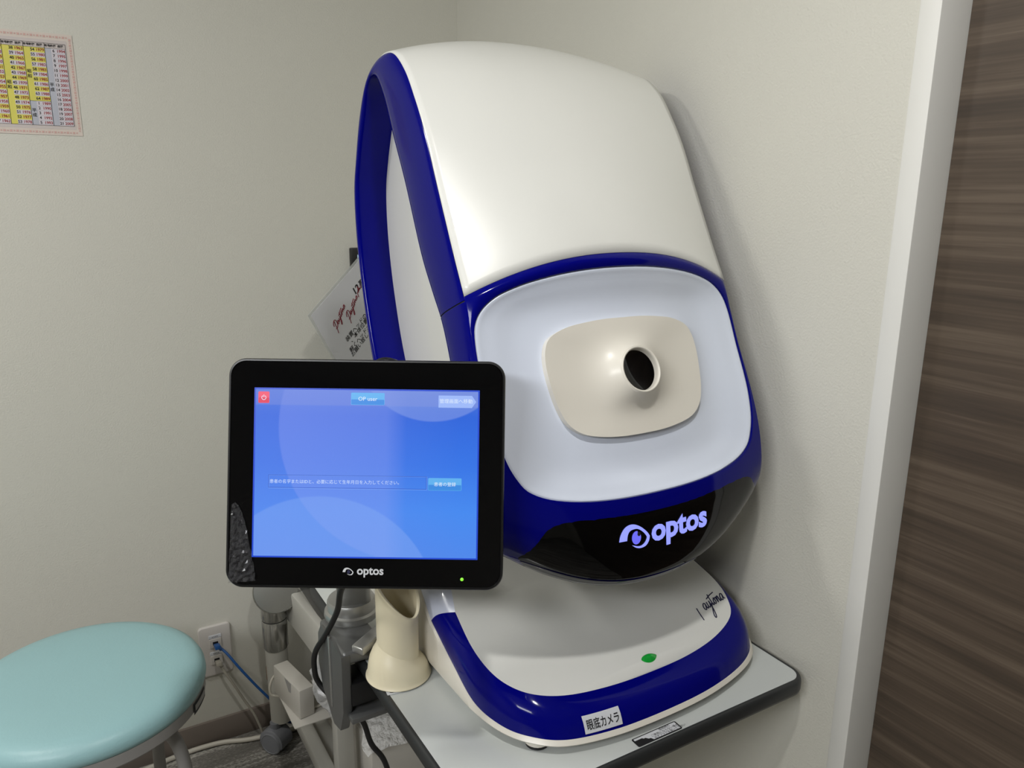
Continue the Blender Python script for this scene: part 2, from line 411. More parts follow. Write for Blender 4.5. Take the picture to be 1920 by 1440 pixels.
for q in (.015, .04, .08, .14, .2, .28, .36, .44, .52, .6, .68, .75, .81, .86, .9, .935, .96, .98, .992):
    r = []
    for o, n in zip(rim_o, ring):
        lat = q**.93
        p = o.lerp(n, lat)
        # flat outside, flaring up close to the port
        dep = (q**4.2)
        tot = n-o; nn = nN; along = tot.dot(nn)
        p = o + (tot-nn*along)*lat + nn*along*dep
        r.append(p)
    rows.append(r)
lip = []
for (rad, h) in ((.0292, -.0008), (.0288, .0002), (.0280, .0005), (.0270, .0003), (.0263, -.0008), (.0258, -.003), (.0255, -.010)):
    rows.append([nc + rad*(math.cos(a)*nX+math.sin(a)*nU) + nN*h for a in ths])
V, F = loft(rows, True); cupo = mk('headrest_cup', V, F, M_cup, dev, True, 50)
lens = [nc + .0256*(math.cos(2*PI*k/48)*nX+math.sin(2*PI*k/48)*nU) - nN*.0085 for k in range(48)]
rows = [lens] + [[nc + .0256*f*(math.cos(2*PI*k/48)*nX+math.sin(2*PI*k/48)*nU) - nN*(.0085+.004*(1-f*f)) for k in range(48)] for f in (.9, .7, .5, .3, .1)]
V, F = loft(rows, True); F.append(tuple(5*48+k for k in range(48))[::-1]); ln = mk('eye_port_lens', V, F, M_lens, dev, True, 60)
# black logo panel
BT = [(4.86, 0), (4.86, .3), (4.85, .55), (4.80, .70), (4.66, .79), (4.40, .845), (4.0, .88), (3.5, .915), (3.0, .95), (2.4, 1.0)]
def bt(u):   # u -1..1 over top outline
    c = crs(BT, abs(u)*(len(BT)-1)); return c[0], (c[1] if u > 0 else -c[1]*.92)
rows = []
NB = 72
for j in range(15):
    f = j/14; r = []
    for i in range(NB+1):
        u = -1+2*i/NB; s, t = bt(u); s2 = .9; t2 = max(-1, min(1, u*1.0))
        sm_ = s+(s2-s)*f; tm = t + ((u if u > 0 else u*.86) - t)*f
        r.append(S(sm_, tm, .0012 if f > 0 else .0002))
    rows.append(r)
V, F = loft(rows)
# the black wraps a little round the right corner
for sd in (1,):
    rr = [[ribpos(.6+(2.5-.6)*j/12, (q[0]+.0014, q[1]*.9, 0), sd) for j in range(13)] for q in QS[:9]]
    V2, F2 = loft(rr); k = len(V); V += V2; F += [tuple(i+k for i in f) for f in F2]
lp = mk('logo_panel', V, F, M_black, dev, True, 60)
# grey gasket under the logo panel
tube('lower_gasket', [S(.9, t, -.0005) for t in (-1, -.8, -.6, -.4, -.2, 0, .2, .4, .6, .8, 1)], .0020, M_bez, dev, 8)
def onhead(X, z, off):
    t = (X-AX)/HW; a, b = 2.0, 10.0
    for _ in range(30):
        m = (a+b)/2
        if S(m, t).z < z: a = m
        else: b = m
    p = S(a, t, off); p.x = X; return p
def fit_text(body, wd, ht, off=0.0, shear=0.0, x0=0, y0=0):
    V, F = text_polys(body, 1, 'LEFT', off, shear)
    xs = [v.x for v in V]; ys = [v.y for v in V]; kx = wd/(max(xs)-min(xs)); ky = ht/(max(ys)-min(ys))
    return [Vector((x0+(v.x-min(xs))*kx, y0+(v.y-min(ys))*ky, 0)) for v in V], F
LIDO = [(590, 402), (600, 350), (630, 290), (670, 255), (715, 244), (765, 258), (812, 292), (834, 321), (838, 328), (837, 336), (829, 372), (805, 412), (765, 435), (725, 437), (690, 418)]
LIDI = [(730, 424), (765, 415), (795, 385), (812, 345), (806, 325), (780, 297), (745, 279), (715, 282), (680, 300), (660, 335), (652, 385)]
def eye_shapes():
    f = lambda p: (p[0]-590, -.82*((p[1]-345)+.30*(p[0]-715)))
    lo = [f(p) for p in LIDO]; li = [f(p) for p in LIDI]
    A = [crs(lo, i*(len(lo)-1)/40) for i in range(41)]; B = [crs(li, i*(len(li)-1)/36) for i in range(37)]
    c = f((728, 352)); n = f((748, 318))
    iris = []
    for k in range(40):
        a = 2*PI*k/40; p = (c[0]+37*math.cos(a), c[1]+45*math.sin(a))
        d = math.hypot(p[0]-n[0]-6, p[1]-n[1]-4)
        if d < 20: p = (n[0]+6+(p[0]-n[0]-6)*20/d-10, n[1]+4+(p[1]-n[1]-4)*20/d-12)
        iris.append(p)
    return A, B, iris
def eye_mesh(k, x0, y0):
    A, B, iris = eye_shapes()
    B2 = B[::-1]; V = []; F = []
    n = 40
    for i in range(n+1):
        a = A[i]; b = crs(B2, i*(len(B2)-1)/n)
        V += [Vector((x0+a[0]*k, y0+a[1]*k, 0)), Vector((x0+b[0]*k, y0+b[1]*k, 0))]
    F = [(2*i, 2*i+1, 2*i+3, 2*i+2) for i in range(n)]
    c = Vector((x0+sum(p[0] for p in iris)/40*k, y0+sum(p[1] for p in iris)/40*k, 0))
    IV = [c]+[Vector((x0+p[0]*k, y0+p[1]*k, 0)) for p in iris]; IF = [(0, i+1, (i+1) % 40+1) for i in range(40)]
    return V, F, IV, IF
k = .139/788
EV, EF, IV, IF = eye_mesh(k, 0, 0)
TV, TF = fit_text('optos', .0925, .0335, .036, 0, .0465, -.0200)
LX, LZ = .5365, .8620
b = len(EV); AV = EV+TV; AF = EF+[tuple(i+b for i in f) for f in TF]
mk('lit_logo', [onhead(LX+v.x, LZ+v.y, .0019) for v in AV], AF, M_lamp, dev, False, flip=None)
irs = mk('lit_logo_iris', [onhead(LX+v.x, LZ+v.y, .0019) for v in IV], IF, M_iris, dev, False, flip=None)
gx, gz = LX+158*k, LZ+14*k
mk('iris_notch', [onhead(gx+13*k*math.cos(2*PI*q/20), gz+15*k*math.sin(2*PI*q/20), .0022) for q in range(20)], [tuple(range(20))], M_dark, irs, False, flip=None)  # dark disc forming the notch in the logo's iris
# recessed white core between the side frames
poly = [tuple((a+b_)/2 for a, b_ in zip(crs(HE, s*.5), crs(HI, s*.5))) for s in range(0, 51)]
L_ = [Vector((AX-.165, y, z)) for y, z in poly]; Rr = [Vector((AX+.165, y, z)) for y, z in poly]
V, F = loft([L_, Rr], True); n = len(L_); F.append(tuple(range(n))[::-1]); F.append(tuple(n+i for i in range(n)))
mk('inner_body', V, F, M_shell, dev, True, 30)
# underside of head
und = [[S(0, tt(i, 12)) for i in range(13)], [Vector((AX+.17*tt(i, 12), .81, .852)) for i in range(13)], [Vector((AX+.17*tt(i, 12), .90, .868)) for i in range(13)], [Vector((AX+.166*tt(i, 12), .985, .885)) for i in range(13)]]
V, F = loft(und); mk('head_underside', V, F, M_shell, dev, True, 50)

# base
zz = lambda L: [(x, y, round(z+H, 4)) for x, y, z in L]
BU = zz([(.42, .848, -.547), (.414, .79, -.565), (.418, .746, -.578), (.43, .713, -.584), (.452, .69, -.588), (.488, .676, -.592), (.54, .668, -.594), (.60, .666, -.595), (.675, .67, -.595), (.737, .68, -.59), (.785, .70, -.583), (.803, .725, -.572), (.808, .755, -.559), (.806, .80, -.545), (.80, .848, -.53)])
BL = zz([(.399, .88, -.57), (.400, .815, -.601), (.402, .76, -.624), (.412, .71, -.628), (.432, .675, -.628), (.467, .648, -.628), (.53, .634, -.628), (.605, .631, -.628), (.68, .635, -.628), (.745, .648, -.628), (.79, .666, -.627), (.816, .69, -.624), (.825, .725, -.613), (.827, .80, -.588), (.822, .88, -.57)])
NB = 140
bu = [Vector(crs(BU, i*14/NB)) for i in range(NB+1)]; bl = [Vector(crs(BL, i*14/NB)) for i in range(NB+1)]
cc = Vector((.61, .86, .66))
rows = []
for j in range(9):
    f = j/8; r = []
    for a, b in zip(bu, bl):
        p = a.lerp(b, f); d = (p-cc); d.z = 0; d = d.normalized()
        r.append(p + (d*.006+Vector((0, 0, .005)))*math.sin(PI*f))
    rows.append(r)
V, F = loft(rows); band = mk('base_band', V, F, M_blue, dev, True, 60)
NLi = zz([(.42, .848, -.547), (.43, .885, -.52), (.437, .93, -.47), (.441, .965, -.41), (.441, .984, -.362)])
rows = []
for i in range(NB//2+1):
    a, b = bu[NB//2-i], bu[NB//2+i]
    if i == 0: a = a+Vector((-.001, 0, 0)); b = b+Vector((.001, 0, 0))
    rows.append([a.lerp(b, k/24)+Vector((0, 0, .007*(1-(2*k/24-1)**2)*min(1, i/20))) for k in range(25)])
for j in range(1, 25):
    f = j/24*4; l = Vector(crs(NLi, f)); r = l.copy(); r.x = 1.22-l.x
    r = r.lerp(Vector((r.x, r.y, r.z)), 1); rz = (.017)*(1-j/24); r.z += rz
    rows.append([l.lerp(r, k/24)+Vector((0, -.004*math.sin(PI*k/24)*j/24, .007*(1-(2*k/24-1)**2)*(1-j/24))) for k in range(25)])
V, F = loft(rows); cover = mk('base_cover', V, F, M_shell, dev, True, 60)
# lower body with its thin lip
sideT = zz([(.399, .88, -.57), (.40, .914, -.541), (.40, .96, -.49), (.402, 1.0045, -.372), (.402, 1.04, -.40), (.402, 1.10, -.50), (.402, 1.12, -.58), (.402, 1.122, -.62)])
lt = [Vector(crs(sideT, i*7/40)) for i in range(40, 0, -1)]
rt = [Vector((1.22-p.x, p.y, p.z)) for p in lt[::-1]]
top = lt + [b.copy() for b in bl] + rt
def outp(p, d, z=None):
    v = (p-cc); v.z = 0
    if abs(p.x-.61) > .19: v = Vector((math.copysign(1, p.x-.61), 0, 0)) if p.y > .80 else v
    v = v.normalized(); q = p+v*d
    if z is not None: q.z = z
    return q
rows = [[outp(p, -.006) for p in top], [outp(p, .0005) for p in top], [outp(p, .003, max(.6205, p.z-.003)) for p in top], [outp(p, .0045, .619+(p.z-.626)*.3 if p.z > .63 else .619) for p in top], [outp(p, .0025, .6165) for p in top], [outp(p, -.006, .6155) for p in top]]
V, F = loft(rows); F.append(tuple(5*len(top)+i for i in range(len(top))))
bx = [[lt[i].lerp(rt[len(rt)-1-i], k/12) for k in range(13)] for i in range(0, 27)]
k0 = len(V); V2, F2 = loft(bx); V += V2; F += [tuple(i+k0 for i in f) for f in F2]
mk('base_body', V, F, M_cup, dev, True, 40)
# pearl rims joining base band to rear of head
for sd in (-1, 1):
    inn = NLi; out = zz([(.399, .88, -.57), (.40, .914, -.541), (.40, .96, -.49), (.4, .99, -.42), (.401, 1.0045, -.369)])
    rows = []
    for j in range(7):
        f = j/6; r = []
        for i in range(25):
            a = Vector(crs(inn, i/6)); b = Vector(crs(out, i/6)); p = a.lerp(b, f)+Vector((-.004, -.004, .002))*math.sin(PI*f)
            if sd == 1: p.x = 1.22-p.x; p.z += .017*(1-i/24)*(1-f)
            r.append(p)
        rows.append(r)
    V, F = loft(rows); mk('neck_rim', V, F, M_pale, dev, True, 60)
# feet
for fx, fy in ((.447, .682), (.77, .69), (.45, 1.05), (.77, 1.05)):
    ft = lathe('foot', [(0, .0115), (.016, .0115), (.016, .006), (.0165, .0055)], (fx, fy, TZ+.0), M_cup, dev, 24)
    lathe('rubber_pad', [(.0145, .006), (.0145, .0002), (0, .0002)], (fx, fy, TZ), M_rub, ft, 24)
from mathutils.bvhtree import BVHTree
def bvh(o):
    off = o.location.copy(); p = o.parent
    while p is not None: off += p.location; p = p.parent
    return BVHTree.FromPolygons([v.co+off for v in o.data.vertices], [tuple(f.vertices) for f in o.data.polygons])
def ray(t, o, d, lift):
    h = t.ray_cast(Vector(o), Vector(d).normalized())
    if h[0] is None: return Vector(o)+Vector(d)*.1
    return h[0]-Vector(d).normalized()*lift
tb = bvh(band); tcv = bvh(cover)
# sticker on the band
def onband(u, v, lift):   # u along, v up (0..1)
    return ray(tb, (.489+.050*u, .55, .6365+.0195*v), (0, 1, -.1), lift)
g = [[onband(u/8, v/3, .0012) for u in range(9)] for v in range(4)]
V, F = loft(g); st = mk('name_sticker', V, F, M_label, dev, True, 60)
TV, TF = fit_text('眼底カメラ', .86, .62, .012, 0, .07, .19)
mk('sticker_text', [onband(v.x, v.y, .0018) for v in TV], TF, M_ink, st, False, flip=None)
# green indicator
gc = (.616, .6745); 
V = []; F = []
for j, rr in enumerate((1.0, .8, .5, .2)):
    for k in range(32):
        a = 2*PI*k/32; cx = .0125*math.cos(a)*rr; cy = .0055*rr*math.copysign(abs(math.sin(a))**1.35, math.sin(a))
        V.append(ray(tcv, (gc[0]+cx, gc[1]+cy+.004, .8), (0, 0, -1), .0004+.0035*(1-rr*rr)))
for j in range(3):
    for k in range(32): F.append((j*32+k, j*32+(k+1) % 32, (j+1)*32+(k+1) % 32, (j+1)*32+k))
F.append(tuple(96+k for k in range(32)))
mk('status_light', V, F, M_green, dev, True, 20, label='green oval status light')
# hand-written style model mark
AYT = [[(1.0, .85), (.6, 1.0), (.1, .6), (.1, .1), (.5, 0), (.9, .6), (1.0, .9), (.95, .2), (1.2, 0), (1.5, .3)],
       [(1.6, .95), (1.55, .2), (1.9, 0), (2.3, .5), (2.4, .95), (2.35, 0), (2.1, -1.0), (1.7, -1.7), (1.35, -1.7), (1.45, -1.2), (2.2, -.3), (2.8, .4)],
       [(3.1, 1.9), (3.0, .3), (3.2, 0), (3.5, .3)], [(2.2, 1.35), (3.4, 1.6), (5.0, 1.75)],
       [(4.1, .95), (3.65, .5), (3.8, 0), (4.25, .3), (4.2, .9), (4.1, .95), (4.7, .8)],
       [(4.8, .95), (4.8, 0), (5.1, .8), (5.45, .9), (5.5, .1), (5.8, .05), (6.0, .4)],
       [(7.0, .85), (6.6, 1.0), (6.1, .6), (6.1, .1), (6.5, 0), (6.9, .6), (7.0, .9), (6.95, .2), (7.2, 0)]]
DD = [[(-1.0, 2.6), (-1.3, 1.2), (-1.6, -.4), (-2.1, -1.6)], [(-2.2, 1.6), (-1.8, 2.5), (-.6, 2.7), (.0, 1.7), (-.4, .3), (-1.4, -.1), (-2.0, .3)]]
def strokes(name, lst, fn, r, m, parent, sk=.25):
    AV = []; AF = []
    for L in lst:
        V, F = tube_data([tuple(fn(x+y*sk, y)) for x, y in L], r, 5, (len(L)-1)*4); b = len(AV); AV += V; AF += [tuple(i+b for i in f) for f in F]
    return mk(name, AV, AF, m, parent, True, 60)
def oncover(x, y): return ray(tcv, (.7515+x*.0066, .7165+y*.0088+x*.0012, .85), (0, 0, -1), .0004)
strokes('script_mark', AYT+[[(-1.9, .9), (-2.0, 0), (-2.0, -1.2)]], oncover, .0008, M_inkb, dev, .15)

# ------------------------------------------------------------------ instrument table
tbl = empty('instrument_table', (.584, .9, 0), 'white laminate instrument table with black rubber edge under the retinal camera', 'table')
x0, x1, y0, y1 = .320, .848, .605, 1.22
o2 = rrect(x1-x0-.010, y1-y0-.010, .022, 8, (x0+x1)/2, (y0+y1)/2)
Mz = Matrix.Translation((0, 0, TZ-.020))
prism('tabletop', o2, Mz, .0195, M_tabtop, tbl, 0)
outl = rrect(x1-x0-.006, y1-y0-.006, .024, 8, (x0+x1)/2, (y0+y1)/2); n = len(outl)
cx, cy = (x0+x1)/2, (y0+y1)/2
def offs(P, d, z):
    R = []
    for i in range(len(P)):
        a = Vector(P[i-1]); b = Vector(P[(i+1) % len(P)]); t = (b-a); nn = Vector((t.y, -t.x)).normalized(); p = Vector(P[i])+nn*d; R.append(Vector((p.x, p.y, z)))
    return R
rows = [offs(outl, d, TZ+z) for d, z in ((-.004, -.0005), (-.0025, 0.0), (0, -.0005), (.002, -.003), (.003, -.007), (.003, -.017), (.0015, -.0215), (-.002, -.023), (-.006, -.023))]
V, F = loft(rows, True); mk('edge_band', V, F, M_tabedge, tbl, True, 50)
box('underframe', (.40, .72, TZ-.045), (.80, 1.15, TZ-.024), M_steel, tbl, .004)
box('column', (.57, .98, .05), (.65, 1.06, TZ-.045), M_steel, tbl, .006)
box('foot_plate', (.44, .78, .012), (.80, 1.18, .05), M_steel, tbl, .008)
# caution label on the table front and eye-side label
def flat_label(name, M, w_, h_, parent, m=M_label): return prism(name, rrect(w_, h_, min(w_, h_)*.12, 4), M, .0004, m, parent)
Ml = frame((.584, .6205, TZ+.0001), (1, 0, 0), (0, 1, 0))
lb = flat_label('caution_label', Ml, .070, .0150, tbl, M_ink)
prism('label_field', [(.033, -.0060), (.033, .006), (-.033, .0060), (-.033, .0028), (-.022, .0030), (-.020, .0010), (-.018, .0016), (-.015, -.0018), (-.012, -.0022), (-.010, -.0060)], T(Ml, 0, 0, .0005), .0001, M_label, lb)
texts('label_text', [('接続時の', .0044, T(Ml, .006, .0040, .0008)), ('ご使用にならない場合', .0044, T(Ml, -.010, -.0003, .0008)), ('必ずプラグを抜いて下さい', .0042, T(Ml, -.008, -.0045, .0008))], M_ink, lb)
Mo = frame((.3345, .8625, TZ+.0001), (1, -.12, 0), (.12, 1, 0))
lo_ = flat_label('side_label', Mo, .020, .013, tbl, M_label)
texts('side_label_text', [('OS', .0105, T(Mo, 0, -.0005, .0006), 'CENTER')], M_ink, lo_)

# ------------------------------------------------------------------ touch monitor
RZ = Matrix.Rotation(math.radians(-30.67), 4, 'Z') @ Matrix.Rotation(math.radians(-14.40), 4, 'X') @ Matrix.Rotation(math.radians(.245), 4, 'Y')
mc = Vector((.2738, .7687, .9545))
ex = RZ @ Vector((1, 0, 0)); ez = RZ @ Vector((0, 0, 1)); en = RZ @ Vector((0, -1, 0))
KM = .955; mc = Vector((0, 0, 1.252))+(mc-Vector((0, 0, 1.252)))*KM
MF = frame(mc, ex, ez) @ Matrix.Scale(KM, 4)          # local x right, y up, z towards the viewer
mon = empty('touch_monitor', tuple(mc), 'black touch screen monitor with a lit blue screen in front of the retinal camera', 'monitor')
pts = rrect(.3015, .2490, .0185, 8)
cas = rrect(.3015, .2490, .0185, 10, -.0003, -.0007)
def ring_at(P, z, k=0):
    R = offs([(p[0], p[1]) for p in P], k, z); return [MF @ v for v in R]
rows = [ring_at(cas, -.0008, -.003), ring_at(cas, .0006, -.0022), ring_at(cas, .0004, -.0006), ring_at(cas, -.0012, .0004), ring_at(cas, -.022, .0004), ring_at(cas, -.030, -.012), ring_at(cas, -.034, -.05)]
V, F = loft(rows, True); n = len(cas); F.append(tuple(6*n+i for i in range(n))[::-1])
mk('casing', V, F, M_bez, mon, True, 40)
prism('front_glass', rrect(.2956, .2431, .0165, 10, -.0003, -.0007), MF @ Matrix.Translation((0, 0, -.003)), .0028, M_glass, mon)
# display with procedural artwork and a reflection painted into its colour
def display_mat():
    m = bpy.data.materials.new('display_blue'); m.use_nodes = True; nt = m.node_tree; N = nt.nodes; Lk = nt.links; b = N['Principled BSDF']
    b.inputs['Base Color'].default_value = (.002, .002, .004, 1); b.inputs['Roughness'].default_value = .12
    tc = N.new('ShaderNodeTexCoord'); sp = N.new('ShaderNodeSeparateXYZ'); Lk.new(tc.outputs['UV'], sp.inputs[0])
    def math_(op, a, b_=None, c=None):
        n = N.new('ShaderNodeMath'); n.operation = op
        for i, q in enumerate((a, b_, c)):
            if q is None: continue
            if isinstance(q, (int, float)): n.inputs[i].default_value = q
            else: Lk.new(q, n.inputs[i])
        return n.outputs[0]
    X, Y = sp.outputs[0], sp.outputs[1]     # 0..1, y up
    # work in the artwork's own units: 1315 wide, 1000 tall, y down
    px = math_('MULTIPLY_ADD', X, 1315, 180); py = math_('MULTIPLY_ADD', Y, -1000, 1217)
    def circ(cx, cy, r, sy=1.0, edge=5):
        dx = math_('SUBTRACT', px, cx); dy = math_('MULTIPLY', math_('SUBTRACT', py, cy), sy)
        d = math_('SQRT', math_('ADD', math_('MULTIPLY', dx, dx), math_('MULTIPLY', dy, dy)))
        mr = N.new('ShaderNodeMapRange'); mr.inputs['From Min'].default_value = r-edge; mr.inputs['From Max'].default_value = r+edge
        mr.inputs['To Min'].default_value = 1; mr.inputs['To Max'].default_value = 0; Lk.new(d, mr.inputs['Value']); return mr.outputs[0]
    def step(v, a, w):
        mr = N.new('ShaderNodeMapRange'); mr.inputs['From Min'].default_value = a-w; mr.inputs['From Max'].default_value = a+w; Lk.new(v, mr.inputs['Value']); return mr.outputs[0]
    cr = N.new('ShaderNodeValToRGB'); e = cr.color_ramp.elements
    e[0].position = 0; e[0].color = srgb(74, 124, 240); e[1].position = 1; e[1].color = srgb(84, 126, 226)
    for p_, c_ in ((.28, (56, 128, 248)), (.55, (38, 104, 236)), (.84, (44, 98, 226))):
        q = e.new(p_); q.color = srgb(*c_)
    Lk.new(Y, cr.inputs[0])
    def mixc(fac, a, colr, amt):
        n = N.new('ShaderNodeMix'); n.data_type = 'RGBA'; Lk.new(math_('MULTIPLY', fac, amt), n.inputs[0]); Lk.new(a, n.inputs[6]); n.inputs[7].default_value = colr; return n.outputs[2]
    c = cr.outputs[0]
    c = mixc(step(py, 560, 400), c, srgb(96, 170, 255), .35)
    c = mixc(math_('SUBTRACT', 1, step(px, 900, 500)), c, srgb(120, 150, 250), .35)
    big = circ(1120, 440, 795); c = mixc(math_('MULTIPLY', big, math_('SUBTRACT', 1, step(px, 1010, 60))), c, srgb(150, 170, 255), .30)  # circle fades out at right: a dark reflection painted into the emission
    c = mixc(circ(575, 1545, 690), c, srgb(140, 180, 255), .36)
    c = mixc(circ(1220, -50, 455), c, srgb(150, 175, 245), .40)
    c = mixc(math_('SUBTRACT', 1, step(py, 318, 3)), c, srgb(150, 165, 235), .30)
    Lk.new(c, b.inputs['Emission Color']); b.inputs['Emission Strength'].default_value = .92
    b.inputs['Coat Weight'].default_value = .7; b.inputs['Coat Roughness'].default_value = .03
    return m
WD, HD = .246, .1848
me = bpy.data.meshes.new('display'); dv = [MF @ Vector(p) for p in ((-WD/2, -HD/2, .0002), (WD/2, -HD/2, .0002), (WD/2, HD/2, .0002), (-WD/2, HD/2, .0002))]
me.from_pydata([tuple(v) for v in dv], [], [(0, 1, 2, 3)]); uv = me.uv_layers.new()
for i, c in enumerate(((0, 0), (1, 0), (1, 1), (0, 1))): uv.data[i].uv = c
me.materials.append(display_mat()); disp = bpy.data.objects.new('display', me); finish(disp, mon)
def P(x, y): return ((x-837.5)/1315*WD, -(y-717)/1000*HD)       # artwork units -> local metres
def scr_rect(name, xa, ya, xb, yb, m, parent, r=4, z=.0005, pts=None):
    (a, b), (c, d) = P(xa, ya), P(xb, yb)
    pp = pts or rrect(c-a, b-d, r*WD/1315, 4, (a+c)/2, (b+d)/2)
    return prism(name, pp, MF @ Matrix.Translation((0, 0, z)), 0, m, parent, 0, None, False)
E_red = emit_mat('screen_red', srgb(240, 80, 110)); E_red2 = emit_mat('screen_red_dark', srgb(222, 50, 84)); E_wh = emit_mat('screen_white', srgb(225, 238, 255)); E_cy = emit_mat('screen_cyan', srgb(96, 178, 240)); E_cy2 = emit_mat('screen_cyan_low', srgb(58, 140, 226))
E_tag = emit_mat('screen_tag', srgb(158, 186, 250)); E_fd = emit_mat('screen_field_line', srgb(48, 84, 190)); E_fl = emit_mat('screen_field_light', srgb(130, 175, 250)); E_edge = emit_mat('screen_edge', srgb(30, 72, 205)); E_ph = emit_mat('screen_hint', srgb(206, 224, 255))
def frame_lines(name, xa, ya, xb, yb, wd, m, z=.0005):
    bm = bmesh.new()
    for (a, b, c, d) in ((xa, ya, xb, ya+wd), (xa, yb-wd, xb, yb), (xa, ya, xa+wd, yb), (xb-wd, ya, xb, yb)):
        (p, q), (r, s) = P(a, b), P(c, d)
        bm.faces.new([bm.verts.new(MF @ Vector(v)) for v in ((p, s, z), (r, s, z), (r, q, z), (p, q, z))])
    return bmk(name, bm, m, disp, False)
frame_lines('screen_border', 180, 217, 1495, 1217, 9, E_edge, .0004)
pw = scr_rect('power_button', 203, 240, 268, 308, E_red, disp, 6, .0005)
scr_rect('button_shade', 205, 276, 266, 306, E_red2, pw, 3, .0006)
V = []; F = []
for k in range(28):
    a = math.radians(120+300*k/27); cx, cy = P(236, 276)
    for rr in (.0020, .0026): V.append(MF @ Vector((cx+rr*math.cos(a), cy+rr*math.sin(a), .0008)))
F = [(2*i, 2*i+1, 2*i+3, 2*i+2) for i in range(27)]
b0 = len(V); cx, cy = P(236, 268); V += [MF @ Vector((cx+a, cy+b_, .0008)) for a, b_ in ((-.0003, -.001), (.0003, -.001), (.0003, .0018), (-.0003, .0018))]; F.append((b0, b0+1, b0+2, b0+3))
mk('power_symbol', V, F, E_wh, pw, False, flip=None)
ub = scr_rect('user_button', 744, 240, 940, 312, E_cy, disp, 6, .0005); scr_rect('button_shade', 746, 280, 938, 310, E_cy2, ub, 4, .0006)
def stext(name, body, cx, cy, size, m, parent, al='CENTER', off=.0):
    a, b = P(cx, cy); return texts(name, [(body, size, T(MF, a, b, .0009), al, off)], m, parent)
stext('button_text', 'OP user', 842, 277, .0062, E_wh, ub)
a_, b_ = P(1255, 250), P(1475, 322)
tg = prism('menu_tag', [P(1255, 322), P(1450, 322), P(1475, 286), P(1450, 250), P(1255, 250)], MF @ Matrix.Translation((0, 0, .0005)), 0, E_tag, disp, 0, None, False)
stext('tag_text', '管理画面へ移動', 1358, 285, .0052, E_wh, tg)
fl = frame_lines('entry_field', 270, 730, 1192, 806, 2.5, E_fd); frame_lines('field_highlight', 272, 732, 1195, 810, 1.6, E_fl, .00045)
stext('hint_text', '患者の名字またはIDと、必要に応じて生年月日を入力してください。', 277, 770, .00465, E_ph, disp, 'LEFT')
rb = scr_rect('register_button', 1201, 738, 1396, 812, E_cy, disp, 6, .0005); scr_rect('button_shade', 1203, 778, 1394, 810, E_cy2, rb, 4, .0006)
stext('button_text', '患者の登録', 1299, 776, .0048, E_wh, rb)
# bezel mark, led, film
EV, EF, IV, IF = eye_mesh(.0118/248, 0, 0)
bx0, by0 = -.0237, -.1067
TV, TF = fit_text('optos', .0290, .0110, .025, 0, .0155, -.0064)
b = len(EV)
mk('bezel_logo', [MF @ Vector((bx0+v.x, by0+v.y, .0003)) for v in EV+TV], EF+[tuple(i+b for i in f) for f in TF], M_lgrey, mon, False, flip=None)
mk('bezel_logo_iris', [MF @ Vector((bx0+v.x, by0+v.y, .0003)) for v in IV], IF, M_inkb, mon, False, flip=None)
lathe('power_led', [(.0019, 0), (.0017, .0005), (.001, .0009), (0, .001)], None, M_led, mon, 16, MF @ Matrix.Translation((.1063, -.1139, .0)), 60, 'small green power light')
random.seed(9)
V = []; F = []
nx, ny = 9, 22
for j in range(ny+1):
    for i in range(nx+1):
        fx, fy = i/nx, j/ny
        wd = .026*(1-fy)**.6+.004
        V.append(MF @ Vector((-.1475+.002*fy+wd*fx, -.1205+.085*fy+.003*fx, .0008+.0042*random.random()*(1-fy*.6))))
for j in range(ny):
    for i in range(nx): F.append((j*(nx+1)+i, j*(nx+1)+i+1, (j+1)*(nx+1)+i+1, (j+1)*(nx+1)+i))
mk('peeling_film', V, F, M_film, mon, False, flip=None)
# hinge boss seen above the top edge
lathe('rear_boss', [(.021, 0), (.021, .026), (.018, .03), (0, .03)], None, M_bez, mon, 32, MF @ Matrix.Translation((.0145, .108, -.060)), 40)
box('vesa_block', (-.04, -.04, -.055), (.04, .04, -.03), M_bez, mon, .004, MF)
# ------------------------------------------------------------------ clamp-on monitor arm
arm = empty('monitor_mount', (.335, .98, TZ), 'grey metal monitor arm clamped on the left edge of the table', 'mount')
cl = [(1.045, .610), (1.050, .560), (1.035, .525), (.985, .492), (.955, .500), (.938, .540), (.936, .628), (.98, .632), (1.03, .630)]
Mp = Matrix(((0, 0, 1, .288), (1, 0, 0, 0), (0, 1, 0, 0), (0, 0, 0, 1)))
prism('clamp_plate', cl, Mp, .014, M_alud, arm, .003)
box('clamp_top', (.290, .937, .6115), (.352, 1.045, .632), M_alud, arm, .006, None, None, 3)
box('clamp_rib', (.2855, .985, .52), (.289, .9895, .634), M_alu, arm, .001)
box('clamp_jaw', (.296, .925, .525), (.352, .985, .534), M_alud, arm, .002)
tube('screw_knob', [(.342, .925, .566), (.358, .862, .566)], .0105, M_rub, arm, 20, 4)
box('screw_block', (.300, .935, .545), (.350, .985, .582), M_rub, arm, .004)
lv = [(.303, .925, .620), (.322, .934, .6265), (.352, .962, .640)]
box('lever', (-.030, -.0105, -.006), (.034, .0105, .006), M_alu, arm, .003, frame((.335, .945, .6385), (1, .55, .12), (-.55, 1, 0)), None, 3)
lathe('pivot_base', [(0, 0), (.040, 0), (.041, .003), (.040, .010), (.036, .012), (.036, .024), (.034, .028), (0, .029)], (.338, 1.035, .632), M_alu, arm, 48, None, 30)
bm = bmesh.new(); Ma = frame((.338, 1.02, .668), Vector((.285, .835, .93))-Vector((.350, 1.0, .655)), (1, -.3, 0))
abox(bm, (-.03, -.024, -.013), (.28, .024, .013), .008, Ma, 3); bmk('lower_link', bm, M_alu, arm)
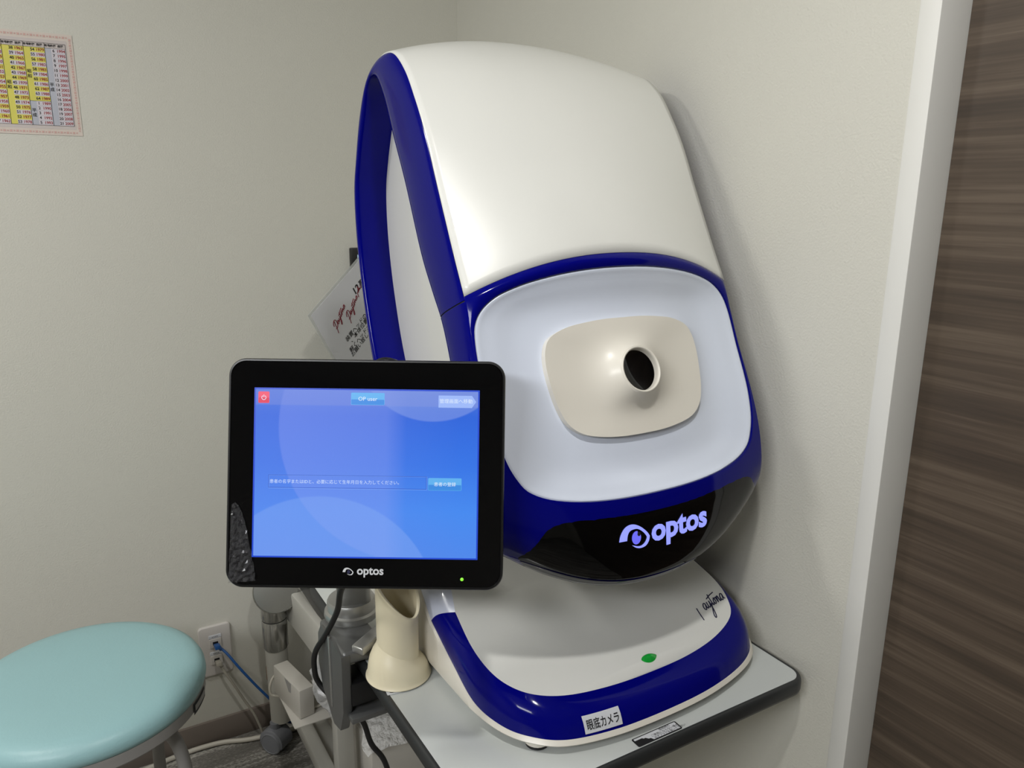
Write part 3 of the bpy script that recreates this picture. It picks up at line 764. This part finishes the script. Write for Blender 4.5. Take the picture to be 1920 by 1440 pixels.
tube('screen_mount', [(.285, .86, .93), (.290, .82, .945), (.292, .815, .95)], .020, M_alud, arm, 20, 6)
# black cable from the screen to below the table
tube('monitor_cable', [(.281, .85, .80), (.281, .900, .751), (.290, .950, .693), (.288, 1.0, .633), (.279, 1.03, .590), (.278, 1.04, .558), (.285, 1.045, .525), (.305, 1.02, .50), (.325, 1.0, .493), (.339, 1.0, .460), (.349, 1.0, .422), (.370, 1.0, .380), (.385, 1.0, .30), (.39, 1.0, .2)], .0042, M_rub, None, 12)
tag(bpy.data.objects['monitor_cable'], 'black cable hanging from the touch monitor past the table clamp', 'cable')
# ------------------------------------------------------------------ cream vented cup
vc = empty('specimen_cup', (.356, .897, TZ), 'cream plastic tube with a flared foot and slanted mouth on the table corner', 'holder')
cx, cy = .356, .897
def flare(v, th):
    f = max(0, min(1, (v.z-.004)/.034)); h = 1+.45*math.cos(th-math.radians(150)) 
    return Vector((v.x+.0*f, v.y, v.z if v.z < .004 else .004+(v.z-.004)*(1+.35*math.cos(th-math.radians(160)))))
lathe('flared_foot', [(.0445, .001), (.0450, .0022), (.0440, .0036), (.0425, .007), (.0415, .014), (.039, .023), (.0345, .031), (.0305, .036), (.0285, .040)], (cx, cy, TZ), M_cream, vc, 64, None, 50, None, flare)
def slant(v, th):
    top = .135 - .030*math.cos(th-math.radians(-62)) - .010*max(0, math.cos(th-math.radians(-62)))**3
    return Vector((v.x, v.y, v.z*top))
lathe('tube', [(.0278, .03), (.0285, .3), (.0285, .88), (.0292, .93), (.0312, .965), (.0318, .985), (.0312, 1.0), (.0295, 1.004), (.0272, .995), (.0262, .96), (.026, .7), (.026, .05), (0, .05)], (cx, cy, TZ), M_cream, vc, 64, None, 50, None, slant)

# ------------------------------------------------------------------ stool
SXc, SYc, SZc, SR = -.026, 1.288, .500, .183
st = empty('round_stool', (SXc, SYc, 0), 'round stool with a mint green vinyl seat beside the wall outlet', 'stool')
lathe('seat_cushion', [(SR-.010, -.040), (SR-.002, -.036), (SR, -.028), (SR-.001, -.020), (SR-.006, -.011), (SR-.015, -.0045), (SR-.030, -.0008), (SR-.055, .0012), (.08, .0020), (.03, .002), (0, .002)], (SXc, SYc, SZc), M_seat, st, 96, None, 60)
lathe('seat_rim', [(.02, -.062), (SR-.020, -.062), (SR-.006, -.060), (SR-.003, -.056), (SR-.0025, -.037), (SR-.010, -.036)], (SXc, SYc, SZc), M_srim, st, 96, None, 30)
a0 = math.atan2(1.208-SYc, .128-SXc)
g = [[Vector((SXc+(SR-.0018)*math.cos(a0+(u-4)*.036), SYc+(SR-.0018)*math.sin(a0+(u-4)*.036), .4590-.019*v)) for u in range(9)] for v in (0, 1)]
V, F = loft(g); ml = mk('maker_label', V, F, M_ink, st, True, 60)
g = [[Vector((SXc+(SR-.0012)*math.cos(a0+(u-4)*.030), SYc+(SR-.0012)*math.sin(a0+(u-4)*.030), .4550-.010*v)) for u in range(9)] for v in (0, 1)]
V, F = loft(g); mk('label_strip', V, F, M_srim, ml, True, 60)
lathe('gas_column', [(0, .44), (.03, .44), (.03, .25), (.018, .24), (.018, .10), (.03, .09), (.03, .05), (0, .05)], (SXc, SYc, 0), M_alu, st, 32, None, 40)
for kx in range(4):
    a = math.radians(50+90*kx); d = Vector((math.cos(a), math.sin(a), 0)); c = Vector((SXc, SYc, 0))
    tube('leg', [tuple(c+d*.05+Vector((0, 0, .435))), tuple(c+d*.135+Vector((0, 0, .42))), tuple(c+d*.165+Vector((0, 0, .35))), tuple(c+d*.16+Vector((0, 0, .20))), tuple(c+d*.172+Vector((0, 0, .012)))], .0105, M_srim, st, 14)
V = []; F = []
tube('foot_ring', [(SXc+.15*math.cos(2*PI*k/24), SYc+.15*math.sin(2*PI*k/24), .15) for k in range(25)], .008, M_srim, st, 10, 96)

# ------------------------------------------------------------------ wall outlet and cables
ol = empty('network_outlet', (.232, YW, .237), 'white wall plate with two network sockets low on the left wall', 'wall outlet')
Mo_ = frame((.232, YW-.0002, .237), (1, 0, 0), (0, 0, 1))     # z towards -y
prism('plate', rrect(.070, .125, .009, 6), Mo_, .0065, M_outlet, ol, .003)
for j, zz_ in enumerate((.0235, -.0185)):
    sk = prism('socket', rrect(.026, .0225, .0015, 3, 0, zz_-.004), Mo_ @ Matrix.Translation((0, 0, .006)), .0028, M_outlet, ol, .0008)
    prism('jack_hole', rrect(.0115, .0085, .0005, 2, 0, zz_-.004), Mo_ @ Matrix.Translation((0, 0, .0088)), .0001, M_ink, sk, 0, None, False)
    lw = prism('name_window', rrect(.027, .0085, .001, 3, 0, zz_+.0125), Mo_ @ Matrix.Translation((0, 0, .006)), .0016, M_label, ol, .0003)
    bm = bmesh.new()
    for q in range(4): abox(bm, (-.0065+q*.0034, zz_+.011, .0076), (-.0044+q*.0034, zz_+.0135, .0079), 0, Mo_)
    bmk('window_print', bm, M_srim, lw, False)
def lan(name, pts, m, label, zc):
    r = empty(name, pts[0], label, 'network cable')
    tube('cord', pts, .0029, m, r, 10)
    p = Vector(pts[0])
    box('plug', (-.0055, -.0045, -.004), (.0055, .0045, .018), m, r, .001, frame((.232, YW-.0205, zc), (1, 0, 0), (0, .25, 1)) )
    tube('strain_boot', [tuple(p+Vector((.0, .0005, .0005))), tuple(p+Vector((.006, -.012, -.006)))], lambda f: .0058-.0024*f, m, r, 10, 6)
lan('network_cable', [(.234, 1.681, .2555), (.249, 1.660, .243), (.271, 1.640, .209), (.301, 1.630, .161), (.337, 1.628, .102), (.36, 1.64, .04), (.40, 1.66, .008)], M_cblue, 'blue network cable plugged into the upper socket of the wall plate', .2565)
lan('network_cable', [(.233, 1.681, .2135), (.244, 1.665, .191), (.263, 1.660, .149), (.278, 1.660, .113), (.297, 1.655, .071), (.311, 1.650, .024), (.318, 1.645, .0035)], M_cgrey, 'grey network cable plugged into the lower socket of the wall plate', .2145)
tube('power_cord', [(.42, 1.64, .006), (.316, 1.652, .0065), (.273, 1.661, .007), (.229, 1.678, .007), (.184, 1.684, .007), (.137, 1.683, .007), (.092, 1.677, .007), (.058, 1.671, .007), (0, 1.66, .007), (-.2, 1.64, .007)], .0055, M_cwhite, None, 10)
tag(bpy.data.objects['power_cord'], 'white power cord lying on the carpet along the left wall', 'cable')

# ------------------------------------------------------------------ equipment cart behind the table
cart = empty('equipment_cart', (.48, 1.48, 0), 'grey steel equipment cart on casters in the corner behind the table', 'cart')
def cyl(name, p, q, r, m, parent, seg=28, label=None, n=2): return tube(name, [p, q], r, m, parent, seg, n, label)
tube('rear_post', [(.350, 1.612, .07), (.347, 1.61, .27)], .0245, M_steel, cart, 28, 3)
box('front_post', (.379, 1.283, .055), (.413, 1.315, .565), M_steel, cart, .003)
box('front_post', (.74, 1.283, .055), (.774, 1.315, .565), M_steel, cart, .003)
box('rear_post', (.742, 1.60, .055), (.772, 1.63, .60), M_steel, cart, .003)
box('side_rail', (.366, 1.27, .072), (.394, 1.64, .104), M_steel, cart, .003)
box('side_rail', (.744, 1.27, .072), (.772, 1.64, .104), M_steel, cart, .003)
box('bottom_shelf', (.394, 1.275, .074), (.744, 1.64, .084), M_steel, cart, .002)
box('upper_rail', (-.17, -.006, -.043), (.17, .026, .043), M_steel, cart, .006, frame((.382, 1.455, .372), (0, -1, .12), (1, 0, 0)) @ Matrix(((1, 0, 0, 0), (0, 1, 0, 0), (0, 0, 1, 0), (0, 0, 0, 1))))
box('upper_shelf', (.394, 1.29, .325), (.744, 1.62, .337), M_steel, cart, .002)
def caster(x, y, rz):
    c = Vector((x, y, 0)); R = Matrix.Translation(c) @ Matrix.Rotation(rz, 4, 'Z')
    k = mkc(R); return k
def mkc(R):
    hs = []
    # hood: half shell over the wheels
    rows = []
    for xx, rr in ((-.021, .020), (-.021, .0285), (-.019, .031), (.019, .031), (.021, .0285), (.021, .020)):
        rows.append([R @ Vector((xx, rr*math.cos(math.radians(a)), .030+rr*math.sin(math.radians(a)))) for a in range(-20, 201, 11)])
    V, F = loft(rows); hood = mk('caster', V, F, M_pvc, cart, True, 40)
    for s_ in (-1, 1):
        Mw = R @ Matrix.Translation((s_*.0115, 0, .0275)) @ Matrix.Rotation(PI/2*s_, 4, 'Y')
        lathe('wheel', [(0, -.007), (.0255, -.007), (.0272, -.005), (.0272, .007), (.0265, .010), (.0235, .0115), (.0225, .0105), (.006, .0115), (0, .0115)], None, M_pvc, hood, 40, Mw, 35)
    lathe('swivel_stem', [(.012, .058), (.012, .072), (0, .072)], None, M_pvc, hood, 20, R, 40)
caster(.332, 1.603, math.radians(38)); caster(.757, 1.61, .4); caster(.396, 1.31, .9); caster(.757, 1.31, .3)
# jointed chrome mast on the rear post
lathe('mast_collar', [(.0252, -.005), (.0275, 0), (.0275, .062), (.0262, .066)], (.347, 1.609, .262), M_chrome, cart, 40, None, 30)
lathe('mast_groove', [(.0255, 0), (.0255, .005)], (.347, 1.609, .326), M_dark, cart, 40, None, 30)
lathe('mast_neck', [(.0262, 0), (.0275, .004), (.0275, .035), (.02, .045)], (.347, 1.609, .330), M_chrome, cart, 40, None, 30)
vd = Vector((-.36, -1.0, .42)).normalized()
Me = frame((.352, 1.590, .405), (1, -.36, 0), vd.cross(Vector((1, -.36, 0)).normalized()))
Me = frame((.352, 1.590, .405), Vector((1, -.33, 0)), vd.cross(Vector((1, -.33, 0)).normalized()))
lathe('elbow_joint', [(.043, -.05), (.050, -.03), (.0505, 0), (.0495, .012), (.0475, .0135), (.0470, .0125), (.0465, .014), (.0, .0148)], None, M_chrome, cart, 56, Me, 30)
tube('upper_link', [(.375, 1.60, .36), (.392, 1.60, .392), (.415, 1.58, .425), (.44, 1.55, .50), (.45, 1.52, .60)], lambda f: .030-.004*f, M_chrome, cart, 24)
# computer on the upper shelf
box('desktop_computer', (.392, 1.33, .4155), (.60, 1.60, .545), M_bez, None, .004)
pc = bpy.data.objects['desktop_computer']; tag(pc, 'black desktop computer case on the upper shelf of the cart', 'computer')
box('computer_riser', (.40, 1.31, .337), (.62, 1.61, .415), M_steel, cart, .004)
# adapter on its bracket
ad = empty('adapter_box', (.335, 1.44, .225), 'white adapter box hanging on the cart beside the wall outlet', 'adapter')
Mb = frame((.340, 1.500, .222), (.022, -.115, 0), (.02, 0, 1))
box('housing', (0, .0, -.004), (.118, .064, .028), M_pcgrey, ad, .002, Mb)
prism('notch_face', [(.052, .062), (.082, .062), (.080, .040), (.070, .038)], Mb @ Matrix.Translation((0, 0, .0276)), .0006, M_srim, ad, 0, None, False)
box('bracket', (.318, 1.36, .2185), (.398, 1.50, .2215), M_pcgrey, ad, .001)
lathe('screw', [(0, .002), (.004, .0015), (.005, 0)], None, M_label, ad, 16, frame((.326, 1.47, .216), (0, 1, 0), (0, 0, 1)) )
tube('adapter_cable', [(.330, 1.50, .262), (.315, 1.505, .252), (.306, 1.505, .232), (.308, 1.505, .212), (.322, 1.50, .206)], .0028, M_cwhite, None, 8)
tag(bpy.data.objects['adapter_cable'], 'short white cable looping out of the back of the adapter box', 'cable')
tube('looped_cable', [(.385, 1.40, .34), (.377, 1.400, .305), (.367, 1.400, .264), (.361, 1.400, .235), (.366, 1.400, .226), (.383, 1.400, .2265), (.397, 1.400, .232), (.41, 1.41, .26)], .0026, M_cwhite, None, 8)
tag(bpy.data.objects['looped_cable'], 'thin white cable looping onto the bracket under the plastic bag', 'cable')
box('cardboard_scrap', (.332, 1.640, .146), (.358, 1.662, .182), M_cork, None, .001, Matrix.Identity(4))
tag(bpy.data.objects['cardboard_scrap'], 'small brown cardboard scrap wedged behind the adapter box', 'scrap')
# crumpled clear bag
def crumple(name, fn, nu, nv, amp, seed, label, cat, m=M_bag):
    rows = []
    for j in range(nv+1):
        r = []
        for i in range(nu+1):
            p = fn(i/nu, j/nv); d = noise.noise_vector(p*22+Vector((seed, 0, 0)))*amp+noise.noise_vector(p*60+Vector((0, seed, 0)))*amp*.45
            r.append(p+d)
        rows.append(r)
    V, F = loft(rows); o = mk(name, V, F, m, None, True, 25, flip=None); tag(o, label, cat); return o
def bagf(u, v):
    a = 2*PI*u; w_ = .024+.022*math.sin(PI*min(1, v*1.15))
    return Vector((.392+.010*v+w_*.9*math.cos(a), 1.345-.02*v+w_*.9*math.sin(a), .375-.135*v))
crumple('plastic_bag', bagf, 30, 22, .016, 3.0, 'crumpled clear plastic bag hanging from the cart rail', 'bag')
box('storage_box', (.43, 1.235, .086), (.74, 1.56, .215), M_pcgrey, None, .004)
tag(bpy.data.objects['storage_box'], 'pale grey storage box on the bottom shelf of the cart', 'box')
crumple('bubble_wrap', lambda u, v: Vector((.418+.30*u, 1.205+.17*v, .222+.030*math.sin(PI*v)+.006*math.sin(u*9))), 70, 40, .010, 7.0, 'clear bubble wrap lying over the storage box under the table', 'bubble wrap', mat('bubble_film', (.8, .8, .8, 1), .15, alpha=.55, coat=1, bump=1, bscale=110, bdist=.01, vary=.15, vscale=120))
# ------------------------------------------------------------------ year chart on the left wall
ch = empty('year_chart', (-.04, YW, 1.43), 'printed Japanese year conversion chart with pink lace border on the left wall', 'chart')
MC = frame((.0720, YW-.001, 1.3655), (1, .0, .0), (0, 0, 1))        # origin: lower right corner of the table; x right, y up
box('backing_paper', (-.174, -.0165, -.0008), (.0125, .1565, 0), M_pink, ch, 0, MC)
box('table_sheet', (-.1655, -.0060, 0), (.0030, .1455, .0002), M_paper, ch, 0, MC)
RH = .1395/17
cw = [.0170, .0117, .0037*0+.0112]      # year, number, era (from the right)
GW = .0325
bands = {'chart_yellow_cells': [], 'chart_lavender_cells': [], 'chart_plain_cells': []}
era_t = []; num_t = []; yr_t = []; lines = []
def cell(k, x0, y0, x1, y1): bands[k].append((x0, y0, x1, y1))
groups = [(0, [('平成', 6, 1994, 16, 'L')]), (1, [('昭和', 54, 1979, 11, 'Y'), ('平成', 1, 1989, 5, 'L')]), (2, [('昭和', 38, 1963, 16, 'Y')]), (3, [('昭和', 22, 1947, 16, 'Y')]), (4, [('昭和', 6, 1931, 16, 'Y')])]
yrs_w, num_w = .0150, .0080
for gi, parts in groups:
    xr = -GW*gi; r = 0; xy = xr-yrs_w; xn = xy-num_w; xe = xr-GW
    for era, n1, yr1, cnt, c in parts:
        ya = .1395-RH*(r+1); yb = ya-RH*cnt
        cell('chart_yellow_cells' if c == 'Y' else 'chart_lavender_cells', xe, yb, xr, ya)
        for q in range(cnt):
            yy = ya-RH*(q+.5)
            if (q % 2 == 1 and c == 'Y') or c == 'L': cell('chart_plain_cells', xn+.0006, yy-RH*.47, xr-.0004, yy+RH*.47)
            num_t.append((str(n1+q), RH*.80, T(MC, (xn+xy)/2, yy, .0009), 'CENTER', .02)); yr_t.append((str(yr1+q), RH*.80, T(MC, (xy+xr)/2, yy, .0009), 'CENTER', .02))
        ym = (ya+yb)/2
        era_t += [(era[0], RH*.85, T(MC, (xe+xn)/2, ym+RH*.5, .0009), 'CENTER', .012), (era[1], RH*.85, T(MC, (xe+xn)/2, ym-RH*.5, .0009), 'CENTER', .012)]
        lines.append((xe, yb-.0002, xr, yb+.0002)); r += cnt
    lines += [(xe-.0003, 0, xe+.0003, .1395), (xr-.0003, 0, xr+.0003, .1395), (xe, .1395-RH-.0002, xr, .1395-RH+.0002), (xe, .1392, xr, .1397)]
    for tx, xx in (('年号', (xe+xn)/2), ('和暦', (xn+xy)/2), ('西暦', (xy+xr)/2)): era_t.append((tx, RH*.55, T(MC, xx, .1395-RH/2, .0009), 'CENTER', .03))
cm = {'chart_yellow_cells': M_yel, 'chart_lavender_cells': M_lav, 'chart_plain_cells': M_cell}
for nm, L in bands.items():
    bm = bmesh.new(); z = .0007 if nm == 'chart_plain_cells' else .0005
    for a, b, c, d in L: bm.faces.new([bm.verts.new(MC @ Vector(v)) for v in ((a, b, z), (c, b, z), (c, d, z), (a, d, z))])
    bmk(nm, bm, cm[nm], ch, False)
bm = bmesh.new()
for a, b, c, d in lines: bm.faces.new([bm.verts.new(MC @ Vector(v)) for v in ((a, b, .0009), (c, b, .0009), (c, d, .0009), (a, d, .0009))])
bmk('chart_lines', bm, M_ink, ch, False)
texts('era_text', era_t, M_ink, ch); texts('number_text', num_t, M_ink, ch); texts('year_text', yr_t, M_red, ch)
bm = bmesh.new()
M_lace = mat('lace_dot', srgb(206, 168, 160), .8)
def dot(x, y, r):
    vs = [bm.verts.new(MC @ Vector((x+r*(1 if k % 2 else .55)*math.cos(PI*k/4), y+r*(1 if k % 2 else .55)*math.sin(PI*k/4), .0004))) for k in range(8)]; bm.faces.new(vs)
for k in range(1, 37):
    dot(.008, -.012+k*.0074*.60, .0019 if k % 2 else .0028)
    for yy in (-.0115, .151): dot(.008-k*.0049, yy, .0019 if k % 2 else .0028)
bmk('lace_pattern', bm, M_lace, ch, False)
# ------------------------------------------------------------------ laminated sheet and wall device behind the camera
P0 = Vector((.4514, 1.56, 1.0076)); d1 = Vector((.133, .077, .101)).normalized(); d2 = Vector((.043, .025, -.090)).normalized()
ls = empty('laminated_sheet', tuple(P0), 'laminated instruction sheet with red script tilted behind the retinal camera', 'sheet')
MS = frame(P0, d1, -d2) @ Matrix.Scale(1.04, 4)   # x along the upper-left edge, y away from the page body
d2o = (MS.to_3x3() @ Vector((0, -1, 0)))
box('laminate', (-.006, -.236, -.0012), (.30, .006, -.0004), M_clear, ls, 0, MS)
box('page', (0, -.23, -.0004), (.294, 0, .0002), M_sheet, ls, 0, MS)

MT = MS @ Matrix.Translation((0, 0, .0005)); pa, pb = .0013, .00121
def onsheet(a, b_, rot): 
    return T(MT, a*pa, -b_*pb, 0, math.radians(rot))
def sfn(M, k):
    return lambda x, y: M @ Vector((x*k, y*k, 0))
strokes('red_script', DD+AYT, sfn(onsheet(38, 54, 24), .0058), .0008, M_sheetr, ls, .35)
strokes('red_script', DD+AYT+[[(7.6, -.6), (8.2, 1.0), (8.8, .3), (9.6, 2.2), (9.3, .4), (10.0, 1.0), (10.6, .1), (11.2, .9)]], sfn(onsheet(70, 62, 24), .0058), .0008, M_sheetr, ls, .35)
texts('sheet_title', [('12', .022, onsheet(95, 36, 2), 'LEFT', .03), ('聖', .018, onsheet(114, 36, 2), 'LEFT', .02)], M_ink, ls)
texts('sheet_text', [(t_, .0135, onsheet(a_, b__, 2), 'LEFT', .01) for t_, a_, b__ in (('装置ヘッドの両側を持って', 36, 90), ('、本体位置を調整願います', 44, 99), ('軽くヘッドオーバーセット', 33, 112), ('お願い致します。', 31, 121))], M_ink, ls)
wd_ = empty('wall_display', (.66, YW, 1.05), 'black framed display on the left wall half hidden behind the laminated sheet', 'display')
MW = frame((.5845, YW-.0005, .975), (1, 0, 0), (.03, 0, 1))
box('bezel', (0, 0, 0), (.17, .158, .016), M_bez, wd_, .003, MW)
box('lit_screen', (.014, .012, .0155), (.156, .143, .0165), mat('pale_screen', srgb(170, 195, 205), .2, emis=srgb(150, 180, 200), es=.5), wd_, 0, MW)
